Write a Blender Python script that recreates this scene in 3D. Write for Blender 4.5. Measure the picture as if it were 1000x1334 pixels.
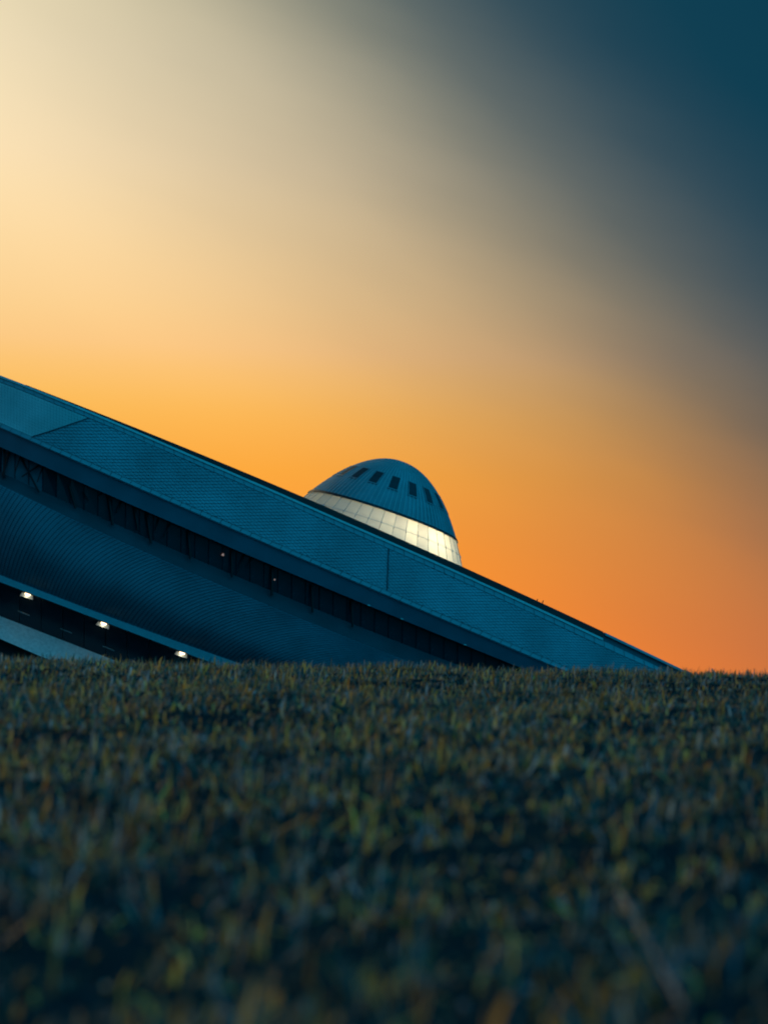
import bpy, bmesh, math, random
import numpy as np
from mathutils import Vector, Matrix

for o in list(bpy.data.objects):
    bpy.data.objects.remove(o)
scene = bpy.context.scene
COL = scene.collection
rng = np.random.default_rng(7)
random.seed(7)
rad = math.radians

# ------------------------------------------------------------------ camera
CAM_Z = 8.2                                   # eye height above the plain the museum stands on
ROLL, PITCH, LENS = rad(18.7), rad(5.7), 60.0
FPX = LENS / 36.0 * 1334.0                    # focal length in photograph pixels
X_ = np.array([1.0, 0, 0])
FW = np.array([0, math.cos(PITCH), math.sin(PITCH)])
U0 = np.array([0, -math.sin(PITCH), math.cos(PITCH)])
RC = math.cos(ROLL) * X_ + math.sin(ROLL) * U0
UC = -math.sin(ROLL) * X_ + math.cos(ROLL) * U0
CAM = np.array([0.0, 0.0, CAM_Z])
cam = bpy.data.cameras.new('camera')
cam.sensor_fit = 'VERTICAL'; cam.sensor_height = 36.0; cam.lens = LENS
cam.clip_start = 0.02; cam.clip_end = 8000
cam.dof.use_dof = True; cam.dof.focus_distance = 17.0; cam.dof.aperture_fstop = 4.0
camo = bpy.data.objects.new('camera', cam); COL.objects.link(camo)
camo.matrix_world = Matrix(((RC[0], UC[0], -FW[0], CAM[0]), (RC[1], UC[1], -FW[1], CAM[1]),
                            (RC[2], UC[2], -FW[2], CAM[2]), (0, 0, 0, 1)))
scene.camera = camo

# ------------------------------------------------------------------ world: dusk sky
SUN_AZ, SUN_EL = -40.0, 8.0
w = bpy.data.worlds.new('World'); scene.world = w; w.use_nodes = True
nt = w.node_tree; nt.nodes.clear()
def nd(t, **k):
    n = nt.nodes.new(t)
    for a, b in k.items(): setattr(n, a, b)
    return n
def mth(op, a, b=None, c=None):
    n = nd('ShaderNodeMath', operation=op)
    for i, v in enumerate((a, b, c)):
        if v is None: continue
        if isinstance(v, (int, float)): n.inputs[i].default_value = v
        else: nt.links.new(v, n.inputs[i])
    return n.outputs[0]
def ramp(fac, stops, lo, hi):
    mr = nd('ShaderNodeMapRange'); mr.inputs['From Min'].default_value = lo; mr.inputs['From Max'].default_value = hi
    nt.links.new(fac, mr.inputs['Value'])
    r = nd('ShaderNodeValToRGB'); e = r.color_ramp.elements
    for i, (p, c) in enumerate(stops):
        el = e[i] if i < 2 else e.new(1.0)
        el.position = (p - lo) / (hi - lo)
        el.color = (*c, 1) if isinstance(c, tuple) else (c, c, c, 1)
    for i, (p, c) in enumerate(stops):            # elements re-sort themselves: write once more in order
        e[i].position = (p - lo) / (hi - lo)
        e[i].color = (*c, 1) if isinstance(c, tuple) else (c, c, c, 1)
    r.color_ramp.interpolation = 'B_SPLINE'
    nt.links.new(mr.outputs[0], r.inputs[0])
    return r.outputs[0]
tc = nd('ShaderNodeTexCoord'); sp = nd('ShaderNodeSeparateXYZ'); nt.links.new(tc.outputs['Generated'], sp.inputs[0])
el = mth('MULTIPLY', mth('ARCSINE', sp.outputs[2]), 57.2958)
az = mth('MULTIPLY', mth('ARCTAN2', sp.outputs[0], sp.outputs[1]), 57.2958)
azf = mth('SUBTRACT', mth('ABSOLUTE', mth('SUBTRACT', az, SUN_AZ)), -SUN_AZ)   # the sky is alike on both sides of the sun
el = mth('ABSOLUTE', el)
nz = nd('ShaderNodeTexNoise'); nz.inputs['Scale'].default_value = 4.0; nz.inputs['Detail'].default_value = 3.0
nt.links.new(tc.outputs['Generated'], nz.inputs['Vector'])
wob = mth('MULTIPLY', mth('SUBTRACT', nz.outputs['Fac'], 0.5), 1.6)
mp = nd('ShaderNodeMapping'); mp.inputs['Scale'].default_value = (1.0, 1.0, 5.0); mp.inputs['Location'].default_value = (0.3, 0.1, 0.2); mp.inputs['Rotation'].default_value = (0.0, rad(14), 0.0)
nt.links.new(tc.outputs['Generated'], mp.inputs['Vector'])
nz2 = nd('ShaderNodeTexNoise'); nz2.inputs['Scale'].default_value = 3.2; nz2.inputs['Detail'].default_value = 4.0; nz2.inputs['Roughness'].default_value = 0.45
nt.links.new(mp.outputs[0], nz2.inputs['Vector'])
wob = mth('ADD', wob, mth('MULTIPLY', mth('SUBTRACT', nz2.outputs['Fac'], 0.5), 2.2))      # thin veils of high cloud
wv = mth('ADD', mth('ADD', mth('SUBTRACT', el, 0.35), mth('MULTIPLY', azf, 0.5)), wob)
qv = mth('SUBTRACT', el, mth('MULTIPLY', azf, 0.35))
bv = mth('SUBTRACT', el, mth('MULTIPLY', azf, 0.3))
glow = ramp(wv, [(-20, 0.92), (2, 1.0), (5, 0.965), (8, 0.81), (10.5, 0.675), (12.5, 0.56), (14, 0.43), (15.5, 0.31), (17, 0.20), (19, 0.10), (22, 0.026), (26, 0.0), (60, 0.0)], -20, 60)
green = ramp(qv, [(0, 0.236), (2.5, 0.283), (5, 0.335), (7.5, 0.41), (10, 0.524), (13, 0.65), (17, 0.76), (21, 0.825), (26, 0.86), (40, 0.88)], 0, 40)
blue = ramp(bv, [(0, 0.025), (4, 0.03), (7, 0.048), (8, 0.07), (9.2, 0.10), (10.4, 0.18), (11.2, 0.23), (13, 0.31), (15, 0.375), (17.5, 0.48), (21, 0.545), (40, 0.58)], 0, 40)
teal = ramp(wv, [(0, (0.0, 0.06, 0.09)), (12, (0.010, 0.072, 0.09)), (17, (0.026, 0.078, 0.098)), (20, (0.010, 0.060, 0.094)), (24, (0.0, 0.046, 0.084)), (38, (0.0, 0.040, 0.075)), (55, (0.002, 0.12, 0.22)), (90, (0.006, 0.29, 0.50))], 0, 120)
cb = nd('ShaderNodeCombineColor'); cb.inputs[0].default_value = 1.0
nt.links.new(green, cb.inputs[1]); nt.links.new(blue, cb.inputs[2])
def vmul(a, b):
    n = nd('ShaderNodeMix', data_type='RGBA', blend_type='MULTIPLY'); n.inputs[0].default_value = 1.0
    nt.links.new(a, n.inputs[6]); nt.links.new(b, n.inputs[7]); return n.outputs[2]
warm = vmul(cb.outputs[0], glow)
inv = nd('ShaderNodeInvert'); nt.links.new(glow, inv.inputs[1])
cool = vmul(teal, inv.outputs[0])
ad = nd('ShaderNodeMix', data_type='RGBA', blend_type='ADD'); ad.inputs[0].default_value = 1.0
nt.links.new(warm, ad.inputs[6]); nt.links.new(cool, ad.inputs[7])
bg = nd('ShaderNodeBackground'); bg.inputs['Strength'].default_value = 1.0
nt.links.new(ad.outputs[2], bg.inputs[0])
ow = nd('ShaderNodeOutputWorld'); nt.links.new(bg.outputs[0], ow.inputs[0])

sun = bpy.data.lights.new('sun', 'SUN'); sun.energy = 0.8; sun.angle = rad(3.0); sun.color = (1.0, 0.62, 0.28)
suno = bpy.data.objects.new('sun', sun); COL.objects.link(suno)
sd = Vector((math.sin(rad(SUN_AZ)) * math.cos(rad(SUN_EL)), math.cos(rad(SUN_AZ)) * math.cos(rad(SUN_EL)), math.sin(rad(SUN_EL))))
suno.rotation_euler = sd.to_track_quat('Z', 'Y').to_euler(); suno.location = (0, 0, 60)
vs = scene.view_settings
vs.view_transform = 'Standard'; vs.look = 'None'; vs.exposure = 0.0; vs.gamma = 1.0; vs.use_curve_mapping = False

# ------------------------------------------------------------------ materials
def material(name, col, rough=0.6, metal=0.0, noise=0.0, scale=3.0, bump=0.0, bscale=20.0, col2=None, spec=0.5, attr=None):
    m = bpy.data.materials.new(name); m.use_nodes = True
    t = m.node_tree; b = t.nodes['Principled BSDF']
    b.inputs['Base Color'].default_value = (*col, 1); b.inputs['Roughness'].default_value = rough
    b.inputs['Metallic'].default_value = metal; b.inputs['Specular IOR Level'].default_value = spec
    tcn = t.nodes.new('ShaderNodeTexCoord')
    if attr:
        a = t.nodes.new('ShaderNodeVertexColor'); a.layer_name = attr
        t.links.new(a.outputs[0], b.inputs['Base Color'])
    elif noise or col2:
        n = t.nodes.new('ShaderNodeTexNoise'); n.inputs['Scale'].default_value = scale; n.inputs['Detail'].default_value = 6
        t.links.new(tcn.outputs['Object'], n.inputs['Vector'])
        mx = t.nodes.new('ShaderNodeMix'); mx.data_type = 'RGBA'
        mx.inputs[6].default_value = (*[c * (1 - noise) for c in col], 1)
        mx.inputs[7].default_value = (*(col2 if col2 else [min(1, c * (1 + noise)) for c in col]), 1)
        r = t.nodes.new('ShaderNodeMapRange'); r.inputs['From Min'].default_value = 0.3; r.inputs['From Max'].default_value = 0.7
        t.links.new(n.outputs['Fac'], r.inputs['Value']); t.links.new(r.outputs[0], mx.inputs[0])
        t.links.new(mx.outputs[2], b.inputs['Base Color'])
        rr = t.nodes.new('ShaderNodeMapRange'); rr.inputs['To Min'].default_value = max(0.02, rough - 0.1); rr.inputs['To Max'].default_value = min(1, rough + 0.1)
        t.links.new(n.outputs['Fac'], rr.inputs['Value']); t.links.new(rr.outputs[0], b.inputs['Roughness'])
    if bump:
        n2 = t.nodes.new('ShaderNodeTexNoise'); n2.inputs['Scale'].default_value = bscale; n2.inputs['Detail'].default_value = 4
        t.links.new(tcn.outputs['Object'], n2.inputs['Vector'])
        bp = t.nodes.new('ShaderNodeBump'); bp.inputs['Strength'].default_value = bump; bp.inputs['Distance'].default_value = 0.05
        t.links.new(n2.outputs['Fac'], bp.inputs['Height']); t.links.new(bp.outputs[0], b.inputs['Normal'])
    return m
M = {
    'tile': material('metal_tile', (0.25, 0.365, 0.43), 0.45, 0.35, 0.28, 0.22),
    'tile_fine_skylit': material('smooth_metal_tile_skylit', (0.54, 0.61, 0.63), 0.4, 0.1, 0.2, 0.3),  # finer tiles; the paler base colour paints in sky light past the fold
    'backing': material('dark_backing', (0.07, 0.14, 0.18), 0.6, 0.2, 0.15),
    'trim': material('bright_trim', (0.55, 0.60, 0.62), 0.35, 0.4, 0.1),
    'edge': material('edge_panel', (0.25, 0.39, 0.45), 0.45, 0.3, 0.15, 0.8),
    'black': material('black_roof_edge', (0.012, 0.014, 0.018), 0.6, 0.0, 0.2),
    'soffit': material('soffit_metal', (0.22, 0.47, 0.60), 0.55, 0.2, 0.15, 0.3),
    'glass': material('dark_glass', (0.010, 0.026, 0.042), 0.25, 0.0, 0.3, 0.4, spec=0.5),
    'glass_reflection': material('glass_painted_reflection', (0.10, 0.20, 0.25), 0.5, 0.0, 0.2, 1.5),  # lighter pane colour stands in for the bright reflection in the left glass
    'strut': material('dark_strut', (0.014, 0.016, 0.02), 0.5, 0.3, 0.2),
    'ledge': material('dark_ledge', (0.05, 0.11, 0.14), 0.6, 0.1, 0.25, 0.25),
    'shingle': material('hull_shingle', (0.13, 0.27, 0.34), 0.5, 0.3, 0.2, 0.3),
    'fascia': material('pale_fascia', (0.30, 0.46, 0.52), 0.5, 0.1, 0.1),
    'plinth': material('rough_granite', (0.62, 0.64, 0.62), 0.85, 0.0, 0.0, 4.0, 0.6, 6.0, col2=(0.85, 0.86, 0.84)),
    'dome': material('dome_zinc', (0.21, 0.36, 0.42), 0.5, 0.3, 0.18, 0.6),
    'seam': material('dome_seam', (0.42, 0.54, 0.58), 0.45, 0.3, 0.1),
    'dpane': material('dome_pane', (0.030, 0.052, 0.068), 0.4, 0.0, 0.2, 1.0, spec=0.15),
    'roof': material('roof_membrane', (0.10, 0.11, 0.12), 0.8, 0.0, 0.2),
    'lamp': material('lamp_housing', (0.05, 0.05, 0.055), 0.4, 0.4, 0.1),
    'clamp': material('steel_clamp', (0.7, 0.7, 0.68), 0.3, 0.6, 0.05),
    'rail': material('pale_rail', (0.30, 0.36, 0.38), 0.4, 0.3, 0.1),
    'soil': material('soil_turf', (0.005, 0.028, 0.040), 0.95, 0.0, 0.0, 9.0, 0.5, 40.0, col2=(0.010, 0.036, 0.046), spec=0.0),
    'blade': material('grass_blade', (0.1, 0.1, 0.05), 0.6, attr='Col', spec=0.12),
    'straw': material('dry_straw', (0.08, 0.15, 0.19), 0.6, 0.0, 0.25, 60.0),
}
def emissive(name, col, s):
    m = bpy.data.materials.new(name); m.use_nodes = True
    b = m.node_tree.nodes['Principled BSDF']; b.inputs['Base Color'].default_value = (0.8, 0.7, 0.6, 1)
    b.inputs['Emission Color'].default_value = (*col, 1); b.inputs['Emission Strength'].default_value = s
    return m
M['glow'] = emissive('lit_lens', (1.0, 0.74, 0.42), 4.0)
M['glow_dim'] = emissive('lit_bulb', (1.0, 0.55, 0.4), 0.22)
# opal glass of the dome's ring, lit by the lamps behind it
m = bpy.data.materials.new('opal_glass'); m.use_nodes = True; t = m.node_tree; t.nodes.clear()
tr = t.nodes.new('ShaderNodeBsdfTranslucent'); tr.inputs[0].default_value = (0.85, 0.85, 0.82, 1)
df = t.nodes.new('ShaderNodeBsdfDiffuse'); df.inputs[0].default_value = (0.55, 0.58, 0.58, 1)
gl = t.nodes.new('ShaderNodeBsdfGlossy'); gl.inputs['Roughness'].default_value = 0.15
tcn = t.nodes.new('ShaderNodeTexCoord'); n = t.nodes.new('ShaderNodeTexNoise'); n.inputs['Scale'].default_value = 1.2; n.inputs['Detail'].default_value = 5
t.links.new(tcn.outputs['Object'], n.inputs['Vector'])
mr = t.nodes.new('ShaderNodeMapRange'); mr.inputs['To Min'].default_value = 0.25; mr.inputs['To Max'].default_value = 0.62
oi = t.nodes.new('ShaderNodeObjectInfo'); av = t.nodes.new('ShaderNodeMath'); av.operation = 'MULTIPLY_ADD'; av.inputs[1].default_value = 0.7
t.links.new(oi.outputs['Random'], av.inputs[0]); t.links.new(n.outputs['Fac'], av.inputs[2]); mr.inputs['From Min'].default_value = 0.3; mr.inputs['From Max'].default_value = 1.4
t.links.new(av.outputs[0], mr.inputs['Value'])
m1 = t.nodes.new('ShaderNodeMixShader'); t.links.new(mr.outputs[0], m1.inputs[0]); t.links.new(tr.outputs[0], m1.inputs[1]); t.links.new(df.outputs[0], m1.inputs[2])
m2 = t.nodes.new('ShaderNodeMixShader'); m2.inputs[0].default_value = 0.06; t.links.new(m1.outputs[0], m2.inputs[1]); t.links.new(gl.outputs[0], m2.inputs[2])
out = t.nodes.new('ShaderNodeOutputMaterial'); t.links.new(m2.outputs[0], out.inputs[0])
M['opal'] = m
# grass lets some light through
t = M['blade'].node_tree; b = t.nodes['Principled BSDF']
tr = t.nodes.new('ShaderNodeBsdfTranslucent'); ms = t.nodes.new('ShaderNodeMixShader'); ms.inputs[0].default_value = 0.3
vc = [n for n in t.nodes if n.type == 'VERTEX_COLOR'][0]
t.links.new(vc.outputs[0], tr.inputs[0]); t.links.new(b.outputs[0], ms.inputs[1]); t.links.new(tr.outputs[0], ms.inputs[2])
t.links.new(ms.outputs[0], t.nodes['Material Output'].inputs[0])

# ------------------------------------------------------------------ helpers
def tag(o, label=None, cat=None, group=None, kind=None):
    if label: o['label'] = label
    if cat: o['category'] = cat
    if group: o['group'] = group
    if kind: o['kind'] = kind
    return o
def empty(name, loc, label, cat, group=None):
    o = bpy.data.objects.new(name, None); COL.objects.link(o); o.location = Vector(loc)
    o.empty_display_size = 0.3
    return tag(o, label, cat, group)
def build(name, verts, faces, mat, parent=None, smooth=False):
    me = bpy.data.meshes.new(name)
    v = np.asarray(verts, float)
    org = (v.min(0) + v.max(0)) / 2 if len(v) else np.zeros(3)
    me.from_pydata([tuple(p) for p in (v - org)], [], [tuple(f) for f in faces])
    me.materials.append(M[mat]); me.update()
    if smooth: me.polygons.foreach_set('use_smooth', [True] * len(me.polygons))
    o = bpy.data.objects.new(name, me); COL.objects.link(o)
    if parent is not None:
        o.parent = parent
        pl = np.zeros(3); q = parent
        while q is not None: pl += np.array(q.location); q = q.parent
        o.location = Vector(org - pl)
    else: o.location = Vector(org)
    return o
class MB:
    def __init__(s): s.v, s.f = [], []
    def add(s, v, f):
        k = len(s.v); s.v += [np.asarray(p, float) for p in v]; s.f += [tuple(i + k for i in q) for q in f]; return s
    def plate(s, q, n, th):                     # four corners, outward normal, thickness out of the surface
        q = [np.asarray(p, float) for p in q]; n = np.asarray(n, float)
        return s.add(q + [p + n * th for p in q], [(4, 5, 6, 7), (0, 1, 5, 4), (1, 2, 6, 5), (2, 3, 7, 6), (3, 0, 4, 7), (3, 2, 1, 0)])
    def bar(s, a, b, r, n=6, r2=None):
        a, b = np.asarray(a, float), np.asarray(b, float); d = b - a; d /= np.linalg.norm(d)
        u = np.cross(d, [0, 0, 1.0]); u = np.array([1.0, 0, 0]) if np.linalg.norm(u) < 1e-4 else u / np.linalg.norm(u)
        v = np.cross(d, u); r2 = r if r2 is None else r2; vs = []
        for p, q in ((a, r), (b, r2)):
            for i in range(n):
                c = 2 * math.pi * i / n; vs.append(p + q * (math.cos(c) * u + math.sin(c) * v))
        return s.add(vs, [(i, (i + 1) % n, n + (i + 1) % n, n + i) for i in range(n)] + [tuple(range(n - 1, -1, -1)), tuple(range(n, 2 * n))])
    def build(s, name, mat, parent=None, smooth=False): return build(name, s.v, s.f, mat, parent, smooth)
def nrm(v): v = np.asarray(v, float); return v / np.linalg.norm(v)

# ------------------------------------------------------------------ terrain: plain, with the grassy bank the camera lies on
HC = 0.22                                       # lens height above the turf
yh = 783.5
FP = nrm(FW * FPX - UC * (yh - 667))
RP = nrm(math.cos(rad(1.1)) * RC - math.sin(rad(1.1)) * UC)
NP = nrm(np.cross(RP, FP))
P0 = CAM - HC * NP
CREST = 8.3
def smax(a, b, k): return 0.5 * (a + b + np.sqrt((a - b) ** 2 + k * k))
_ph = rng.uniform(0, 6.28, 24); _kx = rng.normal(0, 1, 24); _ky = rng.normal(0, 1, 24)
def lumps(x, y):
    z = 0
    for i in range(24):
        f = (0.6, 1.6, 5.5, 22.0)[i % 4]; a = (0.020, 0.010, 0.006, 0.004)[i % 4]
        z = z + a * 0.6 * np.sin(_kx[i] * f * x + _ky[i] * f * y + _ph[i])
    return z
def ground_z(x, y):
    x = np.asarray(x, float); y = np.asarray(y, float)
    z = P0[2] - (NP[0] * (x - P0[0]) + NP[1] * (y - P0[1])) / NP[2]
    over = y - CREST - 0.25 * np.sin(0.5 * x + 1)
    z = z - 0.30 * 0.5 * (over + np.sqrt(over ** 2 + 0.9 ** 2))
    z = -smax(-z, -16.0 + 0 * z, 1.0)           # the bank levels out to the right
    near = np.exp(-((x / 30) ** 2 + ((y - 6) / 30) ** 2))
    z = smax(z, 0.0 * z, 0.5) - 0.03
    return z + lumps(x, y) * near * np.clip((y - 0.2) / 1.0, 0.25, 1)
# --- coordinates of the museum's facade
FA = rad(15.0)
FO = np.array([0.0, 140.0, 0.0])
FD = np.array([math.cos(FA), math.sin(FA), 0]); FB = np.array([-math.sin(FA), math.cos(FA), 0])
def ray(x, y): return nrm(FW * FPX + RC * (x - 500) - UC * (y - 667))
def facade(x, y, off, bend=True):               # a photograph pixel on the facade's upright surface, off metres behind its lip
    d = ray(x, y); o = off
    for _ in range(14):
        t = (o - np.dot(CAM - FO, FB)) / np.dot(d, FB); p = CAM + t * d
        s = np.dot(p - FO, FD)
        e = S_FOLD - s; o = off + (0.30 * (e + math.sqrt(e * e + 9.0)) if bend else 0.0)
    return p
S_FOLD = -26.5

def grid_axis(dense_lo, dense_hi, step, far):
    a = list(np.arange(dense_lo, dense_hi, step)); g = step; v = a[-1]
    while v < far: g *= 1.22; v += g; a.append(v)
    g = step; v = a[0]
    while v > -far: g *= 1.22; v -= g; a.insert(0, v)
    return np.array(a)
gx = grid_axis(-5, 5, 0.06, 2500); gy = grid_axis(-1.0, 12, 0.06, 2500)
GX, GY = np.meshgrid(gx, gy); GZ = ground_z(GX, GY)
nxg, nyg = len(gx), len(gy)
gv = np.stack([GX.ravel(), GY.ravel(), GZ.ravel()], 1)
ii = np.arange(nyg - 1)[:, None] * nxg + np.arange(nxg - 1)[None, :]
gf = np.stack([ii, ii + 1, ii + nxg + 1, ii + nxg], -1).reshape(-1, 4)
me = bpy.data.meshes.new('ground'); me.from_pydata(gv.tolist(), [], gf.tolist()); me.materials.append(M['soil'])
me.polygons.foreach_set('use_smooth', [True] * len(me.polygons))
ground = bpy.data.objects.new('ground', me); COL.objects.link(ground)
tag(ground, 'dark sloping ground of the grassy bank and the plain behind it', 'ground', kind='structure')

# ------------------------------------------------------------------ museum
def curve(pts, deg=2):
    p = np.array(pts, float); c = np.polyfit(p[:, 0], p[:, 1], deg); lo, hi = p[0, 0], p[-1, 0]
    dc = np.polyder(c)
    def f(x):
        xc = min(max(x, lo), hi); return np.polyval(c, xc) + np.polyval(dc, xc) * (x - xc)
    return f
L_roof = curve([(0, 488.5), (130, 538.5), (260, 591), (395, 648), (500, 694), (602, 738), (720, 791.5), (785, 823.5), (885, 871)])
L_lip = curve([(0, 557), (130, 613.5), (260, 670), (480, 766), (720, 867.5)])
L_sof = curve([(0, 582), (240, 687), (500, 798), (660, 862.5)])
L_gls = curve([(0, 614), (100, 661), (200, 705), (300, 747), (430, 800), (560, 853)])
L_htop = curve([(0, 631), (182, 716), (240, 741), (370, 797), (500, 849)])
L_hbot = curve([(0, 749), (120, 795), (260, 846)])
L_strip = curve([(0, 758), (120, 804), (240, 850)])
L_ptop = curve([(0, 802.4), (120, 848.6), (135, 855)], 1)
L_pbot = curve([(0, 832), (60, 858)], 1)
XS = np.arange(-260, 1241, 10.0)
def line(f, off, xs=XS, dy=0.0):
    out = []
    for x in xs:
        d = dy(x) if callable(dy) else dy
        p = facade(x, f(x) + d, off)
        if p[2] < -0.6: p = p.copy(); p[2] = -0.6
        out.append(p)
    return np.array(out)
def strip_mesh(name, A, B, mat, parent, smooth=False, C=None):
    n = len(A); rows = [A, B] if C is None else [A, C, B]
    v = np.concatenate(rows); f = []
    for r in range(len(rows) - 1):
        f += [(r * n + i, r * n + i + 1, (r + 1) * n + i + 1, (r + 1) * n + i) for i in range(n - 1)]
    return build(name, v, f, mat, parent, smooth)

base = facade(300, 900, 0); base[2] = 0.0
museum = empty('museum_building', base, 'long teal metal-clad museum building with sweeping tiled bands sinking behind the grass', 'building')
kband = lambda x: float(np.interp(x, [30, 130, 260, 450, 785], [0.3, 2.2, 6.0, 8.6, 8.4]))      # black edge, tapering out to the left
ktrim = 3.0
kcell = lambda x: float(np.interp(x, [0, 400, 800, 900], [6.3, 7.5, 8.5, 5.0]))
OFF_T = 1.5
def panel_off(x, y):                                # the tiled band leans back from lip to top
    t = (L_lip(x) - y) / max(1e-3, L_lip(x) - L_roof(x)); return OFF_T * t
def onpanel(x, y, proud=0.0): return facade(x, y, panel_off(x, y) - proud)
# backing wall of the tiled band
strip_mesh('backing_wall', line(L_lip, 0.12), line(L_roof, OFF_T + 0.12, dy=1.5), 'backing', museum)
# tiles
xs_f = np.arange(-260, 1241, 10.0)
S_at = np.array([np.dot(facade(x, L_lip(x), 0) - FO, FD) for x in xs_f])
def x_of_s(s): return np.interp(s, S_at, xs_f)
def band_pt(s, t, proud):
    x = float(x_of_s(s)); yl = L_lip(x) - 6.4; yt = L_roof(x) + kband(x) + ktrim + kcell(x)
    if yt > yl - 2: yt = yl - 2
    return onpanel(x, yl + (yt - yl) * t, proud), x
bandh = 3.75
def fold_x(t): return 42 + (115 - 42) * t
secs = {'left': MB(), 'mid': MB(), 'right': MB()}
ca, sa = math.cos(rad(23.5)), math.sin(rad(23.5))
a1 = np.array([ca, sa]) * 0.37; b1 = np.array([ca * 0.185 + sa * 0.25, sa * 0.185 - ca * 0.25])
smin, smax_ = S_at[0] + 0.3, S_at[-1] - 3
NMAX = 340
for i in range(-NMAX, NMAX):
    for j in range(-NMAX, NMAX):
        p = i * a1 + j * b1
        s, h = p[0], p[1] + 2.0
        if not (-0.03 < h / bandh < 1.03) or not (smin < s < smax_): continue
        t_ = h / bandh; x = float(x_of_s(s))
        if x < fold_x(t_) - 9: continue
        for k in (['mid', 'right'] if abs(x - 505) < 6 else ['mid'] if x < 505 else ['right']):
         u, v = a1 * 0.45, b1 * 0.465
         jit = random.uniform(-0.012, 0.012)
         cs = []
         for (cu, cv, pr) in ((-1, 1, 0.03), (1, 1, 0.03), (1, -1, 0.12), (-1, -1, 0.12)):
             q = p + cu * u + cv * v
             ct = min(1.0, max(0.0, (q[1] + 2.0) / bandh))
             cx_ = float(x_of_s(q[0])); cx_ = max(cx_, fold_x(ct) + 0.9); sx = 504 + 2 * ct
             cx_ = min(cx_, sx - 0.8) if k == 'mid' else max(cx_, sx + 0.8)
             cs.append((float(np.interp(cx_, xs_f, S_at)), ct, 0.05 + pr * 0.5))
         top = [band_pt(c[0], c[1], 0.05 + (0.15 - c[2]) + jit)[0] for c in cs]
         bot = [band_pt(c[0], c[1], -0.08)[0] for c in cs]
         secs[k].add(top + bot, [(3, 2, 1, 0), (0, 1, 5, 4), (1, 2, 6, 5), (2, 3, 7, 6), (3, 0, 4, 7)])
ps, ph = 0.25, 3.75 / 14 - 1e-6
for i in range(int((S_FOLD + 8 - smin) / ps)):
    s = smin + i * ps
    for j in range(int(bandh / ph)):
        t0, t1 = (j + 0.02) * ph / bandh, (j + 0.98) * ph / bandh
        x = float(x_of_s(s))
        fl = float(np.interp(fold_x((t0 + t1) / 2) - 0.8, xs_f, S_at))
        if s > fl + 0.3: continue
        s0 = s + 0.006; lim = [float(np.interp(fold_x(q) - 0.6, xs_f, S_at)) for q in (t0, t1)]
        sa_, sb_ = min(lim[0], s + ps - 0.006), min(lim[1], s + ps - 0.006)
        sc_, sd_ = min(sb_, s0), min(sa_, s0)
        top = [band_pt(sd_, t0, 0.07)[0], band_pt(sa_, t0, 0.07)[0], band_pt(sb_, t1, 0.06)[0], band_pt(sc_, t1, 0.06)[0]]
        bot = [band_pt(sd_, t0, -0.08)[0], band_pt(sa_, t0, -0.08)[0], band_pt(sb_, t1, -0.08)[0], band_pt(sc_, t1, -0.08)[0]]
        secs['left'].add(top + bot, [(0, 1, 2, 3), (1, 0, 4, 5), (2, 1, 5, 6), (3, 2, 6, 7), (0, 3, 7, 4)])
for k, mname in (('left', 'tile_fine_skylit'), ('mid', 'tile'), ('right', 'tile')):
    o = secs[k].build('tile_cladding', mname, museum)
    tag(o, {'left': 'smooth fine tiled cladding beyond the diagonal fold', 'mid': 'diamond tiled cladding between fold and upright seam',
            'right': 'diamond tiled cladding sinking towards the grass'}[k], kind='stuff')
for (xa, xb) in ((42, 115), (504, 506)):            # dark joint covers over the fold and the seam
    mb = MB()
    for k in range(8):
        t0, t1 = k / 8, (k + 1) / 8
        mb.bar(*[band_pt(float(np.interp(xa + (xb - xa) * t, xs_f, S_at)), t, 0.17)[0] for t in (t0, t1)], 0.035, 5)
    mb.build('joint_cover', 'backing', museum)
# border rows of flat plates above and below the tiles
def border_row(x0, x1, pitch, ya, yb, proud, skew=0.0):
    x = x0
    while x < x1:
        xa, xb = x + 0.28, x + pitch - 0.28
        pts = [(xa, ya(xa)), (xb, ya(xb)), (xb + skew, yb(xb + skew)), (xa + skew, yb(xa + skew))]
        if pts[0][1] - pts[3][1] > 1.0:
            mb = MB().plate([onpanel(px, py, -0.09) for px, py in pts], -FB * 1.0, 0.09 + proud + random.uniform(-0.012, 0.012))
            mb.build('edge_panel', 'edge', museum)
        x += pitch
border_row(-156, 1150, 13.0, lambda x: L_lip(x) - 0.3, lambda x: L_lip(x) - 5.8, 0.09, 3.0)
border_row(-150, 1150, 13.0, lambda x: min(L_lip(x) - 7, L_roof(x) + kband(x) + ktrim + kcell(x) - 0.5), lambda x: L_roof(x) + kband(x) + ktrim + 0.6, 0.06, -1.0)
# bright trim and black roof edge
def ribbon(name, mat, x0, x1, ya, yb, proud, thick, step=20.0):
    xs = np.arange(x0, x1 + 0.1, step); v, f = [], []
    for x in xs:
        a, b = onpanel(x, ya(x), proud), onpanel(x, yb(x), proud)
        v += [a, b, b + FB * thick, a + FB * thick]
    for i in range(len(xs) - 1):
        for k in range(4):
            f.append((4 * i + k, 4 * i + 4 + k, 4 * i + 4 + (k + 1) % 4, 4 * i + (k + 1) % 4))
    n = len(v); f += [(3, 2, 1, 0), (n - 4, n - 3, n - 2, n - 1)]
    return build(name, v, f, mat, museum)
ribbon('top_trim', 'trim', -260, 785, lambda x: L_roof(x) + kband(x) + ktrim, lambda x: L_roof(x) + kband(x), 0.16, 0.5, 19)
ribbon('top_trim', 'edge', 788, 1235, lambda x: L_roof(x) + 3.2, lambda x: L_roof(x) - 0.2, 0.14, 0.5, 8.94)
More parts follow.
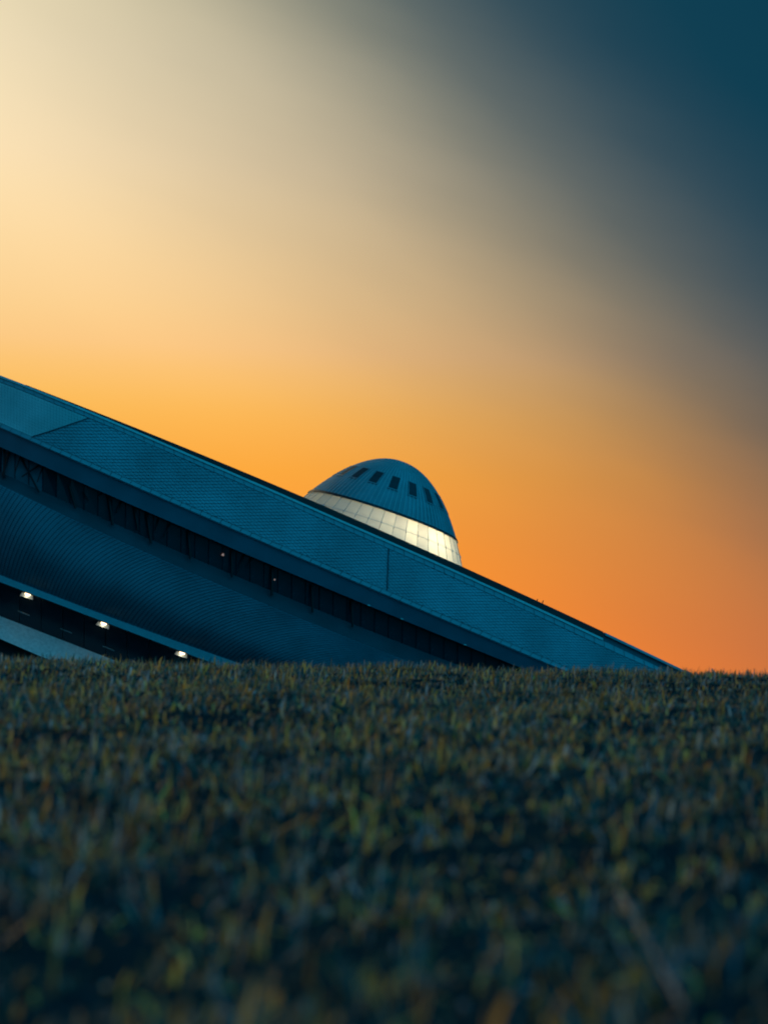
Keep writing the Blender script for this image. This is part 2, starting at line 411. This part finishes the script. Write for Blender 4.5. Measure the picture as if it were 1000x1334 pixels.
ribbon('roof_edge', 'black', 34, 785, lambda x: L_roof(x) + kband(x) + 0.4, lambda x: L_roof(x) - 0.2, 0.06, 0.6, 18.775)
ribbon('lip_joint', 'backing', -260, 1220, lambda x: L_lip(x) + 1.0, lambda x: L_lip(x) - 0.2, 0.06, 0.4, 20)
# soffit
strip_mesh('soffit', line(L_sof, 1.0), line(L_lip, 0.10, dy=0.4), 'soffit', museum)
# recessed glazing, pane by pane, with mullions
x = -250.0
while x < 1000:
    xa, xb = x + 0.5, x + 17.5
    q = [facade(xa, L_gls(xa), 2.2), facade(xb, L_gls(xb), 2.2), facade(xb, L_sof(xb) - 2.0, 2.1), facade(xa, L_sof(xa) - 2.0, 2.1)]
    pane = MB().plate(q, FB, 0.05)
    pane.build('window_pane', 'glass_reflection' if 0 < xa < 45 else 'glass', museum)
    MB().bar(facade(xb + 0.5, L_gls(xb), 2.16), facade(xb + 0.5, L_sof(xb) - 2.0, 2.06), 0.035, 4).build('mullion', 'glass', museum)
    x += 18.0
# leaning struts in front of the glazing
for (x0, y0, x1, y1, wpx) in [(27, 594, 51, 641, 2.6), (53, 605, 29, 621, 2.4), (27, 595, 20, 615, 1.6), (56, 608, 49, 628, 1.6), (12, 590, 4, 620, 4.0), (6, 586, 6, 622, 3.0),
                              (90, 631, 99, 662, 3.6), (108, 641, 116, 652, 2.0), (130, 645, 136, 640, 2.0), (141, 643, 147, 684, 4.6), (158, 653, 152, 668, 2.4), (175, 659, 180, 690, 3.6),
                              (191, 668, 197, 708, 4.0), (207, 675, 203, 692, 1.8), (222, 682, 212, 702, 1.8), (245, 690, 248, 728, 4.0), (302, 714, 302, 752, 3.6), (319, 721, 310, 746, 2.2),
                              (328, 726, 323, 740, 1.6), (355, 737, 354, 776, 4.0), (406, 762, 407, 798, 3.6), (458, 782, 459, 817, 3.4), (-40, 566, -30, 602, 3.6), (-85, 547, -80, 580, 3.6)]:
    a, b = facade(x0, max(y0, L_sof(x0) - 1.5), 1.9), facade(x1, y1, 1.55)
    MB().bar(a, b, wpx * 0.034, 6, wpx * 0.027).build('strut', 'strut', museum)
# ledge under the glazing
strip_mesh('ledge', line(L_htop, 1.15), line(L_gls, 2.18), 'ledge', museum)
# clips along the soffit edge
for x in (480, 523, 605):
    p = facade(x, L_sof(x), 0.93)
    MB().plate([p - FD * 0.12, p + FD * 0.12, p + FD * 0.12 + [0, 0, 0.1], p - FD * 0.12 + [0, 0, 0.1]], -FB, 0.06).build('soffit_clip', 'clamp', museum)
# ---- shingled hull
def hull_off(t): return 1.0 - 0.9 * math.sin(math.pi * min(1, t * 1.15) ** 0.8 * 0.5) * (1 if t < 0.87 else 1) + 2.3 * t ** 2.2   # t: 0 top, 1 bottom
def hull_pt(x, t, proud=0.0):
    y = L_htop(x) + (L_hbot(x) - L_htop(x)) * t
    p = facade(x, y, hull_off(t) - proud)
    if p[2] < -0.6: p = p.copy(); p[2] = -0.6
    return p
xh = np.arange(-260, 761, 10.0); tt = np.linspace(0, 1, 9)
v = [hull_pt(x, t, -0.05) for t in tt for x in xh]; n = len(xh)
f = [(r * n + i, (r + 1) * n + i, (r + 1) * n + i + 1, r * n + i + 1) for r in range(8) for i in range(n - 1)]
build('hull_wall', v, f, 'backing', museum)
hs = MB()
def course(x0):                                 # a course starts upright at the bottom edge and sweeps over to the right
    pts = []; x = x0; T = 40
    for k in range(T + 1):
        up = k / T; pts.append((x, 1 - up))
        k0 = np.interp(x, [-150, 0, 120, 300, 500], [14, 40, 76, 120, 160])
        x += (k0 * (0.55 + 0.9 * up)) / T
    return pts
x0 = -420.0; cs = []
while x0 < 740: cs.append(course(x0)); x0 += random.uniform(4.3, 4.7) if x0 < 150 else random.uniform(5.0, 5.4)
for c0, c1 in zip(cs[:-1], cs[1:]):
    for k in range(0, 40):
        (xa, ta), (xb, tb) = c0[k], c0[k + 1]; (xc, tc_), (xd, td) = c1[k + 1], c1[k]
        if xa < -250 or xd > 755: continue
        g = 0.06; e = random.uniform(-0.01, 0.01)
        def L(px, pt, qx, qt, m): return px + (qx - px) * m, pt + (qt - pt) * m
        g2 = 0.10; xb, tb = L(xa, ta, xb, tb, 1 - g2); xc, tc_ = L(xd, td, xc, tc_, 1 - g2)
        A = L(xa, ta, xd, td, g); B = L(xb, tb, xc, tc_, g); Cc = L(xb, tb, xc, tc_, 1 - g); Dd = L(xa, ta, xd, td, 1 - g)
        top = [hull_pt(*A, 0.06 + e), hull_pt(*B, 0.02 + e), hull_pt(*Cc, 0.07 + e), hull_pt(*Dd, 0.12 + e)]
        bot = [hull_pt(*A, -0.04), hull_pt(*B, -0.04), hull_pt(*Cc, -0.04), hull_pt(*Dd, -0.04)]
        hs.add(top + bot, [(0, 1, 2, 3), (1, 0, 4, 5), (2, 1, 5, 6), (3, 2, 6, 7), (0, 3, 7, 4)])
tag(hs.build('hull_shingles', 'shingle', museum), 'curving courses of small shingles on the bulging hull', kind='stuff')
strip_mesh('hull_top_joint', line(L_htop, 0.98, np.arange(-260, 700, 20.)), line(L_htop, 1.16, np.arange(-260, 700, 20.), dy=-1.2), 'backing', museum)
# ---- entrance band under the hull
xe = np.arange(-260, 761, 10.0)
v, f = [], []
for x in xe:
    a, b = facade(x, L_hbot(x), hull_off(1) - 0.22), facade(x, L_strip(x), hull_off(1) - 0.3)
    v += [a, b, b + FB * 0.7, a + FB * 0.7]
for i in range(len(xe) - 1):
    for k in range(4): f.append((4 * i + k, 4 * i + (k + 1) % 4, 4 * i + 4 + (k + 1) % 4, 4 * i + 4 + k))
build('fascia', v, f, 'fascia', museum)
OE = hull_off(1) + 0.1
x = -254.0
while x < 730:
    xa, xb = x + 0.4, x + 27.6
    q = [facade(xa, L_ptop(xa) + 1, OE + 2.2), facade(xb, L_ptop(xb) + 1, OE + 2.2), facade(xb, L_strip(xb) - 1.5, OE), facade(xa, L_strip(xa) - 1.5, OE)]
    for p in q: p[2] = max(p[2], -0.6)
    MB().plate(q, FB, 0.06).build('entrance_pane', 'glass', museum)
    x += 28.0
for k in range(-3, 6):
    xa = 24 + 55 * k; xb = xa + 15
    ya = 796 + (818 - 796) / 53 * (xa - 24); yb = ya + 6.0
    if yb > L_ptop(xb): continue
    tq = (ya - L_strip(xa)) / (L_ptop(xa) - L_strip(xa))
    MB().bar(facade(xa, ya, OE + 2.2 * tq - 0.06), facade(xb, yb, OE + 2.2 * tq - 0.06), 0.045, 5).build('hand_rail', 'rail', museum)
# rough pale plinth leaning back, and the dark footing under it
pl_a, pl_b = line(L_pbot, 3.2, xe), line(L_ptop, OE + 2.15, xe)
strip_mesh('plinth', pl_a, pl_b, 'plinth', museum)
foot = pl_a + FB * 1.2; foot_b = foot.copy(); foot_b[:, 2] = -0.8
strip_mesh('footing', foot_b, foot, 'black', museum); strip_mesh('plinth_underside', foot, pl_a, 'black', museum)
# roof slab and rear walls
rt = line(L_roof, OFF_T + 0.3, dy=3.5); rb = rt + FB * 55.0
strip_mesh('roof', rt, rb, 'roof', museum)
rb0 = rb.copy(); rb0[:, 2] = -0.6
strip_mesh('rear_wall', rb, rb0, 'soffit', museum)
for e in (0, -1):
    q = [rt[e], rb[e], rb0[e], np.array([rt[e][0], rt[e][1], -0.6])]
    build('end_wall', q, [(0, 1, 2, 3)], 'soffit', museum)
# little vents on the ridge
for x, hgt in ((706, 0.26), (699, 0.18)):
    p = facade(x, L_roof(x), OFF_T + 0.2); MB().bar(p - [0, 0, 0.2], p + [0, 0, hgt], 0.05, 6, 0.04).build('roof_vent', 'black', museum)

# ---- lamps under the fascia
def lens(mb, c, ax, r, th, n=16):
    return mb.bar(c, c + ax * th, r, n, r * 0.8)
for (px, py, lab) in ((36, 775.5, 'small glowing warm lamp under the hull, farthest from where its pale strip meets the grass'),
                      (135, 813.5, 'middle one of the three glowing warm lamps under the shingled hull'),
                      (237, 852, 'small glowing lamp just above the grass where the pale strip under the hull ends')):
    p = facade(px, py, OE - 0.12)
    L0 = empty('wall_lamp', p, lab, 'lamp', 'lamps along the museum entrance')
    MB().plate([p - FD * 0.42 + [0, 0, 0.13], p + FD * 0.42 + [0, 0, 0.13], p + FD * 0.42 + [0, 0, 0.2], p - FD * 0.42 + [0, 0, 0.2]], FB, 0.34).build('housing', 'lamp', L0)
    c0 = p + FB * 0.12
    MB().plate([c0 - FD * 0.55 - [0, 0, 0.22], c0 + FD * 0.55 - [0, 0, 0.22], c0 + FD * 0.45 + [0, 0, 0.1], c0 - FD * 0.45 + [0, 0, 0.1]], FB, 0.05).build('added_glow_plate', 'rail', L0)  # added pale plate that catches the lamp's light as a glow pool
    mb = MB(); rows = []
    for a in range(5):
        for c in range(12):
            th = math.pi / 2 * a / 4; ph_ = 2 * math.pi * c / 12
            rows.append(p + FD * 0.25 * math.cos(th) * math.cos(ph_) - FB * 0.16 * math.cos(th) * math.sin(ph_) + np.array([0, 0, 0.13 - 0.17 * math.sin(th)]))
    mb.add(rows, [(a * 12 + c, a * 12 + (c + 1) % 12, a * 12 + 12 + (c + 1) % 12, a * 12 + 12 + c) for a in range(4) for c in range(12)])
    mb.build('lens', 'glow', L0, True)
    lt = bpy.data.lights.new('lamp_light', 'POINT'); lt.energy = 9; lt.color = (1, 0.78, 0.5); lt.shadow_soft_size = 0.1
    lo = bpy.data.objects.new('lamp_light', lt); COL.objects.link(lo); lo.parent = L0; lo.location = Vector(-FB * 0.22 + np.array([0, 0, -0.16]))
for (px, py, r, lab) in ((290, 724, 0.12, 'dim reddish lamp between struts of the dark glazing'), (357.5, 756, 0.075, 'tiny pale lamp hanging by a strut of the dark glazing')):
    p = facade(px, py, 1.7)
    L0 = empty('hanging_lamp', p, lab, 'lamp')
    MB().bar(p, p + [0, 0, r * 1.6], r, 8, r * 0.5).build('bulb', 'glow_dim', L0)
    MB().bar(p + [0, 0, r * 1.6], p + [0, 0, r * 1.6 + 0.9], 0.015, 5).build('cord', 'strut', L0)

# ------------------------------------------------------------------ dome
DD = 168.0
def at_depth(x, y, dist):
    d = ray(x, y); return CAM + d * dist / math.hypot(d[0], d[1])
mpx = DD / FPX * 1.0
ctr = at_depth(499, 673, DD)                     # centre of the ring beam's circle
KP = 131 * mpx; HT = 76.5 * mpx                  # paraboloid: r^2 = KP * (HT - h)
def rr(h): return math.sqrt(max(0.0, KP * (HT - h)))
dome = empty('dome', ctr - np.array([0, 0, 60 * mpx]), 'ribbed blue-green metal dome with dark windows above a glowing glass ring, on the roof', 'dome')
tocam = nrm(np.array([CAM[0] - ctr[0], CAM[1] - ctr[1], 0])); side = np.array([-tocam[1], tocam[0], 0])
def dp(phi, h, dr=0.0):                          # phi 0 faces the camera
    r = rr(h) + dr; return ctr + tocam * r * math.cos(phi) + side * r * math.sin(phi) + np.array([0, 0, h])
NS = 96
hs_ = [HT * (1 - (k / 18) ** 2) for k in range(19)]   # even steps in radius
v = [ctr + np.array([0, 0, HT])]; f = []
for k in range(1, 19):
    for i in range(NS): v.append(dp(2 * math.pi * i / NS, hs_[k]))
for i in range(NS): f.append((0, 1 + i, 1 + (i + 1) % NS))
for k in range(17):
    for i in range(NS):
        a = 1 + k * NS; b_ = a + NS
        f.append((a + i, b_ + i, b_ + (i + 1) % NS, a + (i + 1) % NS))
build('shell', v, f, 'dome', dome, True)
mb = MB()                                        # standing seams
for i in range(NS):
    ph = 2 * math.pi * (i + 0.5) / NS; dph = 0.0045
    step = 1 if i % 4 == 0 else 4 if i % 2 == 0 else 6
    ks = list(range(step, 19))
    vv, ff = [], []
    for k in ks:
        wd = dph * 8 / max(rr(hs_[k]), 0.6) * 1.0
        for (s_, o_) in ((-1, -0.01), (-1, 0.085), (1, 0.085), (1, -0.01)): vv.append(dp(ph + s_ * wd, hs_[k], o_))
    for k in range(len(ks) - 1):
        for q in range(3): ff.append((4 * k + q, 4 * k + q + 1, 4 * k + 5 + q, 4 * k + 4 + q))
    mb.add(vv, ff)
tag(mb.build('standing_seams', 'seam', dome), kind='stuff')
for i in range(18):
    ph = 2 * math.pi * i / 18; wph = 6.0 * mpx / (66 * mpx)
    h0, h1 = 29.0 * mpx, 48.5 * mpx
    mb = MB(); n_ = nrm(dp(ph, 43 * mpx) - ctr - np.array([0, 0, -20 * mpx]))
    NWn = 4
    rowsf = []
    def cell(p0, p1, q0, q1, o):                 # curved plate following the shell
        vv, ff = [], []
        for a in range(4):
            for b2 in range(3):
                hh = q0 + (q1 - q0) * a / 3; sc = 66 * mpx / rr(hh)
                vv.append(dp(ph + (p0 + (p1 - p0) * b2 / 2) * (0.5 + 0.5 * sc), hh, o))
        for a in range(3):
            for b2 in range(2): ff.append((a * 3 + b2, a * 3 + b2 + 1, a * 3 + 4 + b2, a * 3 + 3 + b2))
        k = len(vv); vv += [p - n_ * 0.12 for p in vv]
        edge = [0, 1, 2, 5, 8, 11, 10, 9, 6, 3]
        for e0, e1 in zip(edge, edge[1:] + edge[:1]): ff.append((e1, e0, e0 + k, e1 + k))
        return vv, ff
    fr = MB()
    for args in ((-wph, -wph * 0.86, h0, h1, 0.13), (wph * 0.86, wph, h0, h1, 0.13), (-wph, wph, h0, h0 + 0.08, 0.135), (-wph, wph, h1 - 0.08, h1, 0.135)): fr.add(*cell(*args))
    wn = fr.build('window', 'dome', dome)
    MB().add(*cell(-wph * 0.9, wph * 0.9, h0 + 0.06, h1 - 0.06, 0.105)).build('pane', 'dpane', wn)
# ring beam
def ring(name, mat, prof, n=96):
    vv = []
    for i in range(n):
        ph = 2 * math.pi * i / n
        for (h, dr) in prof: vv.append(dp(ph, h, dr))
    m_ = len(prof)
    ff = [(i * m_ + k, i * m_ + (k + 1) % m_, ((i + 1) % n) * m_ + (k + 1) % m_, ((i + 1) % n) * m_ + k) for i in range(n) for k in range(m_)]
    return build(name, vv, ff, mat, dome)
ring('ring_beam', 'strut', [(0.10, 0.16), (-0.14, 0.18), (-0.14, -0.25), (0.10, -0.25)])
ring('lower_rail', 'seam', [(-18.2 * mpx, 0.04), (-18.7 * mpx, 0.04), (-18.7 * mpx, -0.02), (-18.2 * mpx, -0.02)])
NPN = 42; hb, ht_ = -52 * mpx, -1.6 * mpx
for i in range(NPN):
    p0, p1 = 2 * math.pi * (i + 0.02) / NPN, 2 * math.pi * (i + 0.98) / NPN
    vv, ff = [], []
    for o_ in (0.0, -0.04):
        for a in range(5):
            hh = hb + (ht_ - hb) * a / 4
            for b2 in range(3): vv.append(dp(p0 + (p1 - p0) * b2 / 2, hh, o_))
    for a in range(4):
        for b2 in range(2): ff.append((a * 3 + b2, a * 3 + b2 + 1, a * 3 + 4 + b2, a * 3 + 3 + b2))
    build('ring_pane', vv[:15], ff, 'opal', dome, True)
    pm = 2 * math.pi * i / NPN
    mu = MB()
    for a in range(4): mu.bar(dp(pm, hb + (ht_ - hb) * a / 4, 0.02), dp(pm, hb + (ht_ - hb) * (a + 1) / 4, 0.02), 0.02, 5)
    mo = mu.build('mullion', 'rail' if i % 3 == 0 else 'seam', dome)
    MB().bar(dp(pm, -3.2 * mpx, 0.06), dp(pm, 0.2 * mpx, 0.12), 0.05, 6).build('clamp', 'clamp', mo)
    MB().bar(dp(pm, -17.5 * mpx, 0.06), dp(pm, -20 * mpx, 0.06), 0.05, 6).build('clamp', 'clamp', mo)
# ring floor/base and lamps inside
vv = [dp(2 * math.pi * i / 48, hb, 0.1) for i in range(48)]; vb = [p - np.array([0, 0, 2.5]) for p in vv]
build('drum', vv + vb, [(i, (i + 1) % 48, 48 + (i + 1) % 48, 48 + i) for i in range(48)] + [tuple(range(48))], 'soffit', dome)
for (ang, en, rf) in ((22, 330, 0.72), (46, 540, 0.72), (-4, 60, 0.7), (-40, 10, 0.65)):
    lt = bpy.data.lights.new('ring_light', 'POINT'); lt.energy = en; lt.color = (1, 0.76, 0.42); lt.shadow_soft_size = 0.5
    lo = bpy.data.objects.new('ring_light', lt); COL.objects.link(lo); lo.parent = dome
    a = rad(ang); r_ = rr(-20 * mpx) * rf
    lo.location = Vector(ctr + tocam * r_ * math.cos(a) + side * r_ * math.sin(a) + np.array([0, 0, -29 * mpx])) - dome.location

# ------------------------------------------------------------------ grass
def blades(px, py, length, width, curl, lean, hd):
    n = len(px)
    pz = ground_z(px, py)
    base = np.stack([px, py, pz - 0.003], 1)
    up = np.tile(NP * 0.75 + np.array([0, 0, 0.25]), (n, 1))
    t1 = np.tile(RP, (n, 1)); t2 = np.cross(up, t1)
    hdir = t1 * np.cos(hd)[:, None] + t2 * np.sin(hd)[:, None]
    wa = hd + math.pi / 2 + rng.normal(0, 0.5, n)
    wdir = t1 * np.cos(wa)[:, None] + t2 * np.sin(wa)[:, None]
    ts = np.array([0, 0.35, 0.7, 1.0]); wf = np.array([0.75, 1.0, 0.75, 0.0])
    P = []; pos = base.copy()
    ang = lean.copy()
    for k in range(4):
        if k:
            ang = ang + curl * (ts[k] - ts[k - 1])
            pos = pos + (up * np.cos(ang)[:, None] + hdir * np.sin(ang)[:, None]) * (length * (ts[k] - ts[k - 1]))[:, None]
        P.append(pos)
    V = np.empty((n, 7, 3))
    for k in range(3):
        V[:, 2 * k] = P[k] - wdir * (width * wf[k] / 2)[:, None]; V[:, 2 * k + 1] = P[k] + wdir * (width * wf[k] / 2)[:, None]
    V[:, 6] = P[3]
    return V
def scatter(n, y0, y1, half):
    """uniform over a trapezoid lying on the bank"""
    ys, xs = [], []
    while sum(map(len, ys)) < n:
        y = rng.uniform(y0, y1, n); x = rng.uniform(-half(y1), half(y1), n)
        k = np.abs(x) < half(y); ys.append(y[k]); xs.append(x[k])
    return np.concatenate(xs)[:n], np.concatenate(ys)[:n]
half_in = lambda y: 0.26 * y + 0.35
def tufts(cx, cy, per):
    k = np.repeat(np.arange(len(cx)), per); m = len(k)
    r = np.abs(rng.normal(0, 0.010, m)); a = rng.uniform(0, 2 * math.pi, m)
    return cx[k] + r * np.cos(a), cy[k] + r * np.sin(a), a + rng.normal(0, 0.7, m), k
c1x, c1y = scatter(10500, 0.25, 5.2, half_in)
c2x, c2y = scatter(21000, 5.2, 10.4, half_in)
c3x = rng.uniform(-7, 7, 6500); c3y = rng.uniform(-0.5, 13, 6500); k = (np.abs(c3x) > half_in(np.maximum(c3y, 0))) | (c3y > 10.4)
k &= np.hypot(c3x, c3y) > 0.35; c3x, c3y = c3x[k], c3y[k]
c4x = rng.uniform(-3.0, 3.0, 26000); c4y = rng.uniform(-0.2, 9.0, 26000)
k = (np.abs(c4x) > half_in(np.maximum(c4y, 0))) & (np.abs(c4x) < half_in(np.maximum(c4y, 0)) + 1.3) & (np.hypot(c4x, c4y) > 0.28)
c3x, c3y = np.concatenate([c3x, c4x[k]]), np.concatenate([c3y, c4y[k]])
tx = np.concatenate([c1x, c2x, c3x]); ty = np.concatenate([c1y, c2y, c3y]); NT = len(tx)
t_len = rng.uniform(0.5, 1.4, NT) * (1 + 0.3 * np.sin(tx * 6.1 - ty * 4.7 + 2 * np.sin(ty * 3.1)))
t_dry = 1 / (1 + np.exp(-2.6 * (rng.normal(0, 0.7, NT) - 0.2 + 0.55 * (np.sin(tx * 9.3 + 2.1 * np.sin(ty * 5.7 + 0.6)) + np.sin(ty * 11.0 + 2.2 * np.sin(tx * 7.9)) + 0.8 * np.sin(tx * 27 + 2 * np.sin(ty * 21))))))
t_val = rng.uniform(0.55, 1.35, NT); t_per = rng.integers(5, 13, NT)
px, py, head, tk = tufts(tx, ty, t_per)
n = len(px); far = (tk >= len(c1x) + len(c2x)) * 1.0; pd = t_dry[tk]
length = np.clip(rng.gamma(7, 0.0050, n) * t_len[tk], 0.010, 0.060)
broad = rng.uniform(0, 1, n) < 0.24
width = np.where(broad, rng.uniform(0.0042, 0.0078, n), rng.uniform(0.0020, 0.0040, n)) * (1 + 0.5 * far)
dist = np.hypot(px, py); length = np.where(dist < 0.7, np.minimum(length, 0.04), length)   # none reaches the lens
curl = rng.normal(1.2, 3.2, n); lean = np.clip(rng.normal(1.05, 0.45, n), -0.2, 1.55)
V = blades(px, py, length, width, curl, lean, head)
pal = np.array([[0.005, 0.046, 0.062], [0.014, 0.062, 0.060], [0.13, 0.095, 0.028], [0.44, 0.25, 0.075], [0.46, 0.19, 0.035], [0.11, 0.16, 0.18]])
uu = rng.uniform(0, 1, n)
wet_i = rng.choice(6, n, p=[0.40, 0.30, 0.09, 0.03, 0.02, 0.16]); dry_i = rng.choice(6, n, p=[0.22, 0.22, 0.22, 0.17, 0.09, 0.08])
cidx = np.where(uu < pd, dry_i, wet_i)
col = pal[cidx] * (rng.uniform(0.7, 1.3, n) * t_val[tk])[:, None] * 3.1
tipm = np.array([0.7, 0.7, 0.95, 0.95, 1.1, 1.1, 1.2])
dry = np.array([0.72, 0.38, 0.085])
browning = (rng.uniform(0, 1, n) < 0.06 + 0.4 * pd) * 1.0
col = np.minimum(col, 0.72)
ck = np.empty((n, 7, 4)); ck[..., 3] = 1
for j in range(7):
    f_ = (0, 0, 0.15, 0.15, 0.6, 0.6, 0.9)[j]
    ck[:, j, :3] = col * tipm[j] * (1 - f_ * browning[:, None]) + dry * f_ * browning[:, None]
me = bpy.data.meshes.new('grass')
nv = n * 7; bs = np.arange(n)[:, None] * 7
quads = np.concatenate([bs + [0, 1, 3, 2], bs + [2, 3, 5, 4]], 1).reshape(n, 8)
tris = bs + [4, 5, 6]
loops = np.concatenate([quads, tris], 1).ravel()
ls = (np.arange(n)[:, None] * 11 + [0, 4, 8]).ravel()
me.vertices.add(nv); me.vertices.foreach_set('co', V.ravel())
me.loops.add(len(loops)); me.loops.foreach_set('vertex_index', loops.astype(np.int32))
me.polygons.add(3 * n); me.polygons.foreach_set('loop_start', ls.astype(np.int32))
me.polygons.foreach_set('use_smooth', np.ones(3 * n, bool))
me.update(calc_edges=True); me.validate()
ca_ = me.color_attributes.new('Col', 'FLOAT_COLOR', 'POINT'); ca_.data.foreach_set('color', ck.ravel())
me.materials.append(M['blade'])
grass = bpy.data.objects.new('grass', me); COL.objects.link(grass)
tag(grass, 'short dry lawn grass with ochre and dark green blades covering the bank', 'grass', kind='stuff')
# a bleached stalk lying across the turf
def turf(x, y, lift):
    d = ray(x, y); t = np.dot(P0 - CAM, NP) / np.dot(d, NP); p = CAM + t * d
    return np.array([p[0], p[1], float(ground_z(p[0], p[1]))]) + NP * lift
pa, pb = turf(835, 1118, 0.034), turf(925, 1245, 0.026)
pts = [pa + (pb - pa) * q + NP * 0.0015 * math.sin(5 * q) for q in (0, 0.36, 0.7, 1.0)]
mb = MB()
for i in range(3): mb.bar(pts[i], pts[i + 1], 0.0021 - 0.0002 * i, 6, 0.0019 - 0.0002 * i)
for i in range(2):
    d_ = nrm(pts[i + 1] - pts[i]); mb.bar(pts[i + 1] - d_ * 0.003, pts[i + 1] + d_ * 0.003, 0.0026, 6)
tag(mb.build('dry_stalk', 'straw'), 'long bleached straw stalk lying slanted across the blurred turf', 'stalk')
